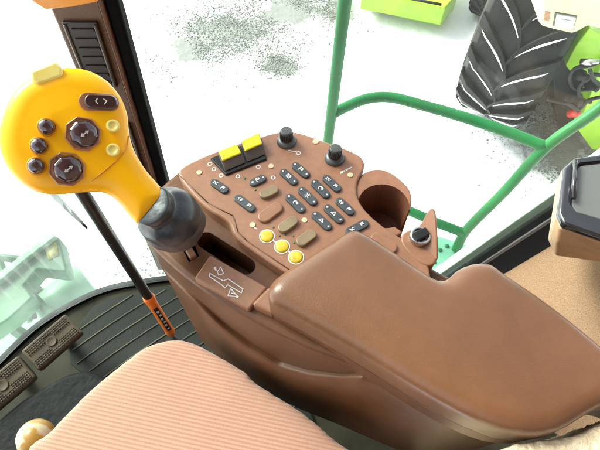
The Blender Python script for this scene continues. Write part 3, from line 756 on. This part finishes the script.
def sink(d):
    if d >= RR: return -.0015 * (1 - min(1, (d - RR) / .02)) if d < RR + .02 else 0
    q = 1 - d / RR; return -.0015 - DEP * (1 - math.sqrt(max(0, 1 - q * q)))
JH = .0113
gw = wl(g)
for v in g.data.vertices:
    p = v.co + gw; h = (p - jp.o).dot(jp.n); f_ = p - jp.n * h; k = max(0, min(1, (h + .004) / .012)); kb = max(0, min(1, (-h - .009) / .012))
    d = edge_d(f_)
    if k > 0: v.co += jp.n * (sink(d) * k)
    if kb > 0: v.co -= jp.n * (sink(d) * kb * .8)
sm_ = g.modifiers.new('smooth', 'SMOOTH'); sm_.iterations = 7
def J(px, py, h=JH):
    b = jp.at(px, py, JH); return jp.at(px, py, h + sink(edge_d(b - jp.n * JH)))
jc = U(48, 100, 1)
cap = [jp.at(x, y, .010) for x, y in ((30, 71), (55, 61), (62, 67), (63, 76), (38, 85), (31, 80))]
obj('thumb_switch', prism(cap, -jp.n * .02), M['cap_yellow'], jo, bevel=.003)
obj('seam', tube(spline([J(*p) for p in ((80, 191), (98, 176), (117, 160), (126, 148), (129, 136))], 5, False), .0007, 6), M['seam_orange'], jo)
nj = jp.n
def ring(c, n, r, h): return lathe(c, n, [(-.003, r), (.0008, r), (.0014, r * .94)], 30)
for p in ((47, 127), (39.5, 146), (36.5, 166)):
    c = J(*p); o = obj('round_button', lathe(c, nj, [(-0.00234, 0.00772), (0.00351, 0.00772), (0.00655, 0.00702), (0.00842, 0.00515), (0.00936, 0.00234), (0.00948, 0.00035)], 30), M['maroon'], jo)
    obj('collar', lathe(c, nj, [(-0.00234, 0.00913), (0.00094, 0.00913), (0.00152, 0.00842), (0.00152, 0.00772), (-0.00117, 0.00772)], 30), M['seam_orange'], o)
xj = (J(100, 134) - J(60, 134)).normalized(); yj = nj.cross(xj).normalized()
def octo(c, r, rot): return [c + (xj * math.cos(rot + k * math.pi / 4) + yj * math.sin(rot + k * math.pi / 4)) * r for k in range(8)]
for p in ((83, 134), (67, 169)):
    c = J(*p)
    o = obj('octagon_switch', prism([q - nj * 0.00351 for q in octo(c, 0.01778, .25)], nj * 0.00562), M['bezel'], jo, bevel=0.00105)
    cut(bake(o), prism(octo(c + nj * 0.0007, 0.01615, .25), nj * 0.0117))
    tx = (xj + yj * .0).normalized()
    tip = c + nj * 0.0014 + xj * 0.00117
    obj('rocker_cap', lathe(tip, (nj + xj * .18 - yj * 0.0936), [(-0.00468, 0.01427), (0.00117, 0.01427), (0.00351, 0.0124), (0.00538, 0.00842), (0.00632, 0.00234)], 8), M['maroon'], o, bevel=0.0014, smooth=True)
    nt_ = (nj + xj * .18 - yj * 0.0936).normalized(); tb = tip + nt_ * 0.00643
    dx = (xj * .8 - yj * .6 * -1).normalized(); dx = (dx - nt_ * dx.dot(nt_)).normalized(); dy = nt_.cross(dx)
    bm = stroke([tb - dx * 0.00409, tb + dx * 0.00409], 0.00105, nt_, 0.00047)
    stroke([tb + dx * 0.00211 + dy * 0.0014, tb + dx * 0.00409, tb + dx * 0.00211 - dy * 0.0014], 0.00094, nt_, 0.00059, bm)
    stroke([tb - dx * 0.00211 + dy * 0.0014, tb - dx * 0.00409, tb - dx * 0.00211 - dy * 0.0014], 0.00094, nt_, 0.00059, bm)
    obj('symbol', bm, M['white'], o, smooth=False)
p, q = J(84, 101.5), J(114, 103); c = (p + q) / 2; x = (q - p).normalized(); y = nj.cross(x)
o = obj('oval_switch', prism([v - nj * 0.00234 for v in stadium(c, x, y, 0.0193, 0.00913)], nj * 0.00398), M['bezel'], jo, bevel=0.00094)
o2 = obj('rocker_cap', prism([v + nj * 0.00117 for v in stadium(c + x * 0.00211, x, y, 0.0158, 0.00749)], nj * 0.00445), M['maroon'], o, bevel=0.00234, seg=4)
t = c + nj * 0.00573
bm = stroke([t + x * -0.00117 + y * 0.00257, t + x * -0.00293, t + x * -0.00117 - y * 0.00257], 0.00094, nj, 0.00047)
stroke([t + x * 0.00468 + y * 0.00234, t + x * 0.0076 + y * 0.00059, t + x * 0.00526 - y * 0.00257], 0.00094, nj, 0.00047, bm)
obj('symbol', bm, M['white'], o, smooth=False)
for p in ((113, 126), (113, 150)):
    c = J(*p); o = obj('pale_button', lathe(c - nj * 0.00117, nj, [(-0.00234, 0.00655), (0.00257, 0.00655), (0.00351, 0.00585), (0.00363, 0.00374), (0.00257, 0.00351), (0.00257, 0.00059)], 26), M['cap_yellow'], jo)
# boot: bulb plus skirt
nk = T(155, 207, .557); bs = U(194, 235, LZ)
axj = (bs - nk).normalized()
L_ = (bs - nk).length
bm = lathe(nk - axj * .004, axj, [(-.007, .0212), (-.005, .0222), (.003, .0222), (.007, .0208), (.011, .0215), (.015, .027), (.025, .034), (.04, .036), (.052, .033), (.058, .028)], 40)
for v in bm.verts:
    nz = noise.noise(v.co * 55) * .002 + noise.noise(v.co * 120) * .0008; v.co += Vector((nz, nz, nz))
bo = obj('boot', bm, M['rubber'], jo); bo.modifiers.new('sub', 'SUBSURF').render_levels = 2
sc_ = nk + axj * .038
bm = lathe(sc_ - axj * .006, (axj * .5 - ZU * .8), [(-.002, .0335), (.008, .0362), (.018, .0365), (.030, .033), (.040, .027)], 48)
for v in bm.verts:
    f_ = v.co - sc_; v.co += Vector((1, 1, 1)) * (noise.noise(v.co * 38 + Vector((3, 0, 0))) * .0035 + noise.noise(v.co * 110) * .0018)
sk = obj('boot_skirt', bm, M['skirt'], jo); sk.modifiers.new('sub', 'SUBSURF').render_levels = 2
obj('shaft', tube([nk + axj * .05, U(192, 250, LZ - .02)], .007, 14), M['rod_grey'], jo)
obj('shaft_slide', obox(U(190, 252, LZ - .002), (U(196, 262, LZ) - U(184, 242, LZ)).normalized(), ZU.cross((U(196, 262, LZ) - U(184, 242, LZ)).normalized()), ZU, .011, .0045, .006), M['panel'], jo, bevel=.002)

# ================================================================== SEAT
seat_px = [(36, 460), (58, 436), (80, 412), (105, 388), (130, 368), (148, 354), (168, 347), (186, 346), (202, 351), (222, 362), (250, 379), (252, 384), (275, 399), (302, 416), (330, 440), (370, 480), (330, 560), (60, 560)]
st = thing('driver_seat', U(180, 430, .0), 'pink corduroy driver seat cushion beside the console', 'seat')
sp = spline([U(x, y, SEAT_Z - .03) for x, y in seat_px], 4)
o = obj('cushion', zprism(sp, SEAT_Z - .13, SEAT_Z + .004), M['corduroy'], st); soften(o, .006, 9); o_seat = o
c = sum(sp, Vector((0, 0, 0))) / len(sp)
obj('seat_base', zprism([Vector((c.x + (p.x - c.x) * .9, c.y + (p.y - c.y) * .9, 0)) for p in sp], .2, SEAT_Z - .12), M['black'], st, bevel=.01)
obj('pedestal', zprism([Vector((c.x + (p.x - c.x) * .6, c.y + (p.y - c.y) * .6, 0)) for p in sp], .01, .2), M['black'], st, bevel=.01)

# fleece at the lower right corner
fl_px = [(485, 470), (500, 452), (520, 444), (548, 440), (574, 436), (592, 428), (612, 419), (660, 430), (640, 520), (480, 520)]
bm = zprism(spline([U(x, y, .66) for x, y in fl_px], 4), .22, .665)
o = obj('fleece_cover', bm, M['fleece'], base=True); soften(o, .003, 6)
tx = bpy.data.textures.new('fleece_noise', 'CLOUDS'); tx.noise_scale = .006; tx.noise_depth = 3
dm = o.modifiers.new('tufts', 'DISPLACE'); dm.texture = tx; dm.strength = .006; dm.mid_level = .5
tag(o, 'cream fleece seat cover in the lower right corner', 'fleece cover')

# ================================================================== PEDALS, ROD, KNOB, HOUSING
def pedal(corners, z, label):
    a, b_, c, d = [U(x, y, z) for x, y in corners]
    cen = (a + b_ + c + d) / 4; x = ((b_ - a) + (c - d)).normalized(); y = ZU.cross(x)
    hx = (b_ - a).length / 2; hy = (d - a).length / 2 * abs(y.dot((d - a).normalized()))
    tilt = Matrix.Rotation(R(8), 3, x); up = tilt @ ZU; yy = tilt @ y
    t = thing('brake_pedal', Vector((cen.x, cen.y, 0)), label, 'pedal', 'brake pedals in front of the seat')
    pad = obj('pad', obox(cen - up * .012, x, yy, up, hx, hy, .011), M['pedal'], t, bevel=.006, seg=3)
    bm = bmesh.new(); nx, ny_ = 22, 13
    for i in range(nx):
        for j in range(ny_):
            u, v = (i + .5) / nx * 2 - 1, (j + .5) / ny_ * 2 - 1
            if abs(v) < .17 or (abs(u) < .22 and abs(v) < .52): continue
            if abs(u) > .93 or abs(v) > .92: continue
            obox(cen + x * u * hx + yy * v * hy + up * .001, x, yy, up, hx / nx * .62, hy / ny_ * .6, .002, bm)
    obj('tread', bm, M['pedal'], pad, smooth=False)
    obj('emblem_ring', lathe(cen, up, [(-.002, hy * .36), (.0012, hy * .36), (.0018, hy * .32), (.0008, hy * .28), (.0008, .001)], 30), M['pedal'], pad)
    obj('arm', tube([cen - up * .02, Vector((cen.x + yy.x * .03, cen.y + yy.y * .03 + .02, .004))], .012, 12), M['black'], t)
    return t
pedal([(20, 352), (64, 314), (82, 332), (39, 369)], .12, 'right one of two brown ribbed brake pedals, beside the ribbed mat')
pedal([(-32, 396), (16, 355), (37, 377), (-12, 416)], .12, 'left one of two brown ribbed brake pedals, cut by the photo edge')

hpx = [(-60, 470), (0, 410), (40, 384), (66, 370), (86, 366), (104, 372), (128, 388), (150, 420), (100, 500)]
hs_ = obj('column_housing', zprism(chaikin([U(x, y, .10) for x, y in hpx], 2), .012, .10, taper=.9), M['amber_dirt'], base=True, bevel=.014, seg=3)
tag(hs_, 'black rubber housing on the floor between pedals and pink seat', 'floor housing')

kn = thing('knob_lever', U(45, 430, .1), 'worn yellow and white lever knob at the lower left corner', 'lever')
kc = U(33, 442, .34)
obj('knob', lathe(kc - ZU * .03, ZU + Vector((.1, .2, 0)), [(0, .012), (.006, .02), (.016, .0265), (.028, .029), (.04, .0265), (.05, .019), (.056, .009), (.0575, .001)], 32), M['worn_yellow'], kn)
obj('rod', tube([kc - ZU * .028, U(45, 432, .1) - ZU * .02], .008, 12), M['steel'], kn)

rx, ry = -.277, .356
rod = thing('upright_rod', Vector((rx, ry, 0)), 'black upright rod with an orange sleeve standing on the mat', 'rod')
def RZ(z): return Vector((rx + .012 * z, ry, z))
obj('upper_rod', tube([RZ(.30), RZ(.70), RZ(.715)], [.0085, .0085, .006], 16), M['black'], rod)
slv = obj('sleeve', tube([RZ(.115), RZ(.135), RZ(.15), RZ(.30), RZ(.318), RZ(.33)], [.0075, .0105, .0092, .0092, .0112, .009], 20), M['sleeve'], rod)
bm = bmesh.new(); tc_ = (CAM - RZ(.22)); tc_.z = 0; tc_.normalize(); sd_ = ZU.cross(tc_)
obox(RZ(.225) + tc_ * .0088, sd_, ZU, tc_, .0042, .062, .0012, bm)
strip = obj('black_strip', bm, M['black'], slv)
bm = bmesh.new()
for i, z in enumerate((.175, .195, .213, .231, .25, .268)):
    obox(RZ(z) + tc_ * .0101 + sd_ * (-.0005 if i % 2 else .0006), sd_, ZU, tc_, .0022, .0052 if i % 2 else .0038, .0003, bm)
obj('white_print', bm, M['white'], slv)
obj('lower_rod', tube([RZ(.009), RZ(.12)], .0042, 12), M['rod_grey'], rod)
obj('foot', lathe(RZ(.009), ZU, [(0, .02), (.004, .02), (.008, .012), (.012, .006)], 24), M['black'], rod)

wp = [U(50, 190, .34), U(57, 198, .335), U(72, 212, .32), U(87, 228, .30)]
dlt = Vector((-.10, .10, 0))
wi = obj('wiper_arm', tube([p + dlt * 0 for p in [T(48, 188, 1.02), T(57, 198, 1.02), T(72, 213, 1.02), T(87, 228, 1.02)]], [.007, .006, .0045, .002], 8), M['chassis'], base=True)
tag(wi, 'thin dark wiper arm outside the front window under the yellow lever', 'wiper arm')

# ================================================================== OUTSIDE: green handrail
hr = thing('handrail', Vector((.09, .985, -.35)), 'bright green tubular handrail and step outside the side window', 'handrail')
V = Vector
yp = .985
vpost = VP(yp)
ptop, pbot = vpost.at(348, -25), vpost.at(327, 150)
pdir = (pbot - ptop).normalized()
obj('post', tube([ptop - pdir * .3, ptop, pbot, pbot + pdir * .35], .0152, 20), M['green'], hr)
r1 = vpost.at(334, 113); zr = r1.z
rail = spline([r1, U(348, 106, zr), U(368, 98.5, zr), U(392, 97.5, zr), U(425, 106, zr), U(460, 116, zr), U(505, 131, zr), U(546, 147, zr)], 5, False)
obj('rail', tube(rail, .0152, 18), M['green'], hr)
jn = rail[-1]
ft = U(456, 250, -.30)
diag = spline([T(640, 68, 1.25), T(600, 108, 1.30), jn, U(505, 191, -.06), U(470, 226, -.2), U(461, 239, -.26), ft], 5, False)
obj('rail', tube(diag, .0152, 18), M['green'], hr)
link = spline([pbot + pdir * .2, U(395, 206, -.20), U(412, 212, -.20), U(435, 222, -.21), U(464, 233, -.23)], 4, False)
obj('rail', tube(link, .0152, 16), M['green'], hr)
sp_ = [U(x, y, -.30) for x, y in ((425, 232), (448, 238), (474, 246), (466, 268), (446, 300), (410, 300), (400, 250))]
stp = obj('step_plate', zprism(sp_, -.325, -.305), M['green_chip'], hr, bevel=.003)
bm = bmesh.new()
for (x, y) in ((440, 250), (447, 246), (461, 252), (452, 262), (443, 268), (434, 262), (437, 274)):
    obj('bolt', disc(U(x, y, -.3035), ZU, .007, .002, 12), M['green'], stp)

# ================================================================== OUTSIDE: tractor
TC = V((1.69, 3.16, GZ + .78)); TR, TW = .80, .27
def make_tyre(center, rz, label=None, parent=None):
    rot = Matrix.Rotation(rz, 3, 'Z'); axv = rot @ V((1, 0, 0))
    prof = [(-TW * .7, .40), (-TW * .96, .46), (-TW * 1.04, .60), (-TW, .70), (-TW * .88, .745), (-TW * .45, .76), (0, .765), (TW * .45, .76), (TW * .88, .745), (TW, .70), (TW * 1.04, .60), (TW * .96, .46), (TW * .7, .40)]
    bm = tube_rings(center, axv, prof, 96)
    bm.faces.ensure_lookup_table()
    f_ = rot @ V((0, 1, 0))
    def on(w_, ang, r): return center + axv * w_ + (f_ * math.cos(ang) + ZU * math.sin(ang)) * r
    n = 22; edges = []
    for side in (-1, 1):
        for i in range(n):
            a0 = 2 * math.pi * (i + (.5 if side > 0 else 0)) / n
            path = []
            for k in range(9):
                t = k / 8; w_ = side * (-.02 + (TW * 1.0 + .02) * t); an = a0 - .40 * t ** .6
                rad = .757 - max(0, t - .75) * .18
                path.append((w_, an, rad, t))
            rings = []
            for (w_, an, rad, t) in path:
                hw_ = .024 + .012 * t
                da = hw_ / .77
                rings.append([bm.verts.new(on(w_, an - da * 1.25, rad - .02)), bm.verts.new(on(w_, an - da, rad + .042)), bm.verts.new(on(w_, an + da, rad + .042)), bm.verts.new(on(w_, an + da * 1.25, rad - .02))])
            for a_, b_ in zip(rings, rings[1:]):
                for k in range(4): bm.faces.new((a_[k], a_[(k + 1) % 4], b_[(k + 1) % 4], b_[k]))
            bm.faces.new(rings[0]); bm.faces.new(rings[-1][::-1])
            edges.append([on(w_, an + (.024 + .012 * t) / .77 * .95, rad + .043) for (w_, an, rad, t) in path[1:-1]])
    return bm, edges, axv, on
tr = thing('tractor', V((1.9, 3.3, GZ)), 'lime green tractor with big black front tyre and square headlight', 'tractor')
def wheel(center, rz, snow, sr=1.0, sw=1.0):  # snow: draw the white streaks on the lug edges
    bm, edges, axv, on = make_tyre(center, rz)
    def fit(b):
        for v in b.verts:
            d = v.co - center; k = axv * d.dot(axv); v.co = center + k * sw + (d - k) * sr
        return b
    fit(bm)
    wh = obj('wheel', bm, M['tyre'], tr, smooth=True, bevel=.006, seg=2, angle=40)
    obj('rim', fit(tube_rings(center, axv, [(-TW * .72, .2), (-TW * .72, .41), (-TW * .5, .43), (TW * .5, .43), (TW * .72, .41), (TW * .72, .2)], 48)), M['lime_pale'], wh)
    obj('sidewall', fit(tube_rings(center, axv, [(-TW * 1.055, .5), (-TW * 1.075, .56), (-TW * 1.075, .62), (-TW * 1.05, .68), (-TW * .9, .66), (-TW * .9, .5)], 96)), M['tyre_dust'], wh)
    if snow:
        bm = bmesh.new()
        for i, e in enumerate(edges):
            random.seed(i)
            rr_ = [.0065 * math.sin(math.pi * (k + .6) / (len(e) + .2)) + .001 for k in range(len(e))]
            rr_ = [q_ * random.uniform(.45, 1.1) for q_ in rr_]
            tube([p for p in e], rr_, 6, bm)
        obj('lug_edge_streaks', bm, M['white_streak'], wh)  # thin white streaks along the lug edges
    return wh
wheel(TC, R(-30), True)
wheel(TC + V((.06, 1.02, -.36)), R(-30), False, .52, .45)
# fender / nose panel with headlight
def plane_pts(y, pts): v = VP(y); return [v.at(*p) for p in pts]
fy = 2.12
nose = plane_pts(fy, [(541, -30), (541, 10), (538, 23), (543, 28), (558, 32), (573, 35.5), (580, 32), (588, 27), (612, 34), (660, 40), (660, -30)])
np_ = obj('nose_panel', prism(nose, V((0, .30, .0))), M['lime_pale'], tr, bevel=.025, seg=4)
hl_ = plane_pts(fy - .004, [(555, 12), (578, 16), (574, 29.5), (552.5, 26.5)])
h_ = obj('headlight', prism(hl_, V((0, .03, 0))), M['rocker_dark'], np_, bevel=.006)
c_ = sum(hl_, V((0, 0, 0))) / 4
obj('lens', prism([c_ + (p - c_) * .86 - V((0, .008, 0)) for p in hl_], V((0, .012, 0))), M['lens'], h_, bevel=.004)
bm = prism([c_ + (p - c_) * .42 - V((0, .0125, 0)) for p in hl_], V((0, .01, 0)))
obj('reflector', bm, M['steel'], h_, bevel=.004)
ml = plane_pts(fy - .003, [(545, 11), (551, 12.5), (549, 22.5), (543.5, 20.5)])
obj('marker_lamp', prism(ml, V((0, .02, 0))), M['bezel'], np_, bevel=.004)
# dark underside and lime belly plates
und = plane_pts(2.70, [(550, 20), (592, 20), (660, 40), (660, 160), (572, 160), (556, 118), (552, 70)])
obj('chassis', prism(und, V((0, .6, 0))), M['chassis'], tr, bevel=.01)
bl = plane_pts(2.52, [(590, 28), (600, 34), (660, 40), (660, 66), (610, 72), (588, 80), (572, 74), (566, 66), (576, 46)])
obj('side_plate', prism(bl, V((0, .12, 0))), M['lime'], tr, bevel=.008)
bl = plane_pts(2.46, [(600, 68), (660, 50), (660, 150), (592, 150), (578, 130), (586, 108)])
obj('side_plate', prism(bl, V((0, .14, 0))), M['lime'], tr, bevel=.008)
vh = VP(2.38)
for k, pth in enumerate([[(600, 62), (588, 66), (576, 68), (570, 76), (572, 86), (582, 90), (604, 86)], [(604, 74), (592, 72), (584, 78), (578, 86), (580, 96), (590, 100)], [(570, 100), (578, 104), (586, 96), (600, 92)],
                         [(545, 92), (556, 95), (566, 97), (576, 104)], [(586, 60), (590, 70), (598, 76), (606, 80)]]):
    obj('hose', tube(spline([vh.at(x, y) + V((0, -.02 * k, 0)) for x, y in pth], 5, False), .012, 10), M['chassis'], tr)
for c, s in (((582, 76), .035), ((576, 100), .05), ((592, 86), .03)):
    obj('fitting', lathe(vh.at(*c), V((.3, -1, .3)), [(-.05, s), (0, s), (.02, s * .7), (.05, s * .6), (.055, s * .2)], 16), M['chassis'], tr, bevel=.004)
obj('coupler', lathe(vh.at(588, 62), V((.6, -.4, .4)), [(-.04, .022), (.02, .022), (.03, .016), (.06, .014)], 14), M['steel'], tr)
obj('red_cap', lathe(vh.at(575, 113), V((0, -.6, .8)), [(-.06, .028), (.03, .028), (.045, .02), (.05, .004)], 16), M['red'], tr)
obj('axle_arm', prism(plane_pts(2.44, [(533, 90), (541, 93), (539, 102), (528, 108), (526, 103)]), V((0, .2, 0))), M['seal_grey'], tr, bevel=.012)

# lime implement at the top
im = thing('lime_implement', U(410, 5, GZ), 'lime green implement frame lying on the snow at the top edge', 'implement')
iz = GZ + .28
ip = [U(362, -8, iz), U(398, -1.5, iz), U(445, 8, iz), U(458, -7, iz), U(470, -40, iz), U(370, -40, iz)]
bx = obj('main_plate', zprism(ip, GZ + .10, iz), M['lime'], im, bevel=.012)
obj('lower_rail', zprism([U(398, 0, iz - .05), U(445, 9.5, iz - .05), U(452, 1, iz - .05), U(404, -9, iz - .05)], GZ + .06, iz - .055), M['lime'], im, bevel=.008)
obj('skid', tube([U(368, 2, GZ + .08), U(382, 6, GZ + .06), U(398, 9, GZ + .06)], .05, 12), M['chassis'], im)
obj('slot_trim', stroke([U(403, -2.5, iz), U(440, 4.5, iz)], .03, ZU, .006), M['chassis'], im)

# ================================================================== OUTSIDE: header at the front left
hd = thing('harvest_header', U(30, 290, GZ), 'pale green harvester header ahead of the front window', 'header')
hz_ = -.75
ap = [U(x, y, hz_) for x, y in ((-30, 300), (0, 278), (28, 256), (55, 235), (59, 238), (67, 270), (62, 272), (37, 269), (24, 285), (33, 297), (10, 318), (-30, 345))]
obj('side_arm', zprism(ap, hz_ - .10, hz_), M['header'], hd, bevel=.01)
tp = [U(x, y, hz_ + .012) for x, y in ((-30, 297), (0, 275), (52, 234), (57, 238), (26, 262), (0, 284), (-30, 307))]
obj('top_flange', zprism(tp, hz_ + .002, hz_ + .03), M['header_light'], hd, bevel=.004)
dc = [U(x, y, hz_ + .002) for x, y in ((45, 250), (56, 242), (59, 255), (49, 260))]
obj('decal', zprism(dc, hz_ + .001, hz_ + .004), M['yellow_decal'], hd)
dr = [U(44, 318, -1.05), U(92, 284, -1.05)]
obj('drum', tube([dr[0], dr[0] + (dr[1] - dr[0]) * .05, dr[1] - (dr[1] - dr[0]) * .02, dr[1]], [.10, .115, .115, .10], 28), M['header_light'], hd)
obj('cross_beam', tube([U(-20, 280, -1.0), U(30, 300, -1.0), U(70, 330, -1.0)], .03, 4), M['header'], hd, smooth=False, bevel=.004)
obj('cross_beam', tube([U(-10, 330, -.95), U(22, 300, -.95), U(40, 285, -.95)], .022, 4), M['header_light'], hd, smooth=False, bevel=.004)
obj('back_plate', zprism([U(x, y, -1.3) for x, y in ((-60, 300), (20, 290), (110, 300), (60, 350), (-60, 400))], -1.36, -1.3), M['header_light'], hd, bevel=.01)
for (a_, b_, z_, r_) in (((-20, 255), (40, 262), -.9, .02), ((0, 262), (20, 312), -.82, .016), ((14, 258), (30, 322), -1.0, .014), ((-10, 312), (30, 340), -.9, .025), ((28, 290), (48, 312), -.85, .018)):
    obj('cross_beam', tube([U(*a_, z_), U(*b_, z_)], r_, 4), M['header'], hd, smooth=False, bevel=.003)
obj('cable', tube(spline([U(x, y, -.9) for x, y in ((-5, 300), (8, 296), (15, 308), (28, 305), (35, 318))], 5, False), .012, 8), M['chassis'], hd)
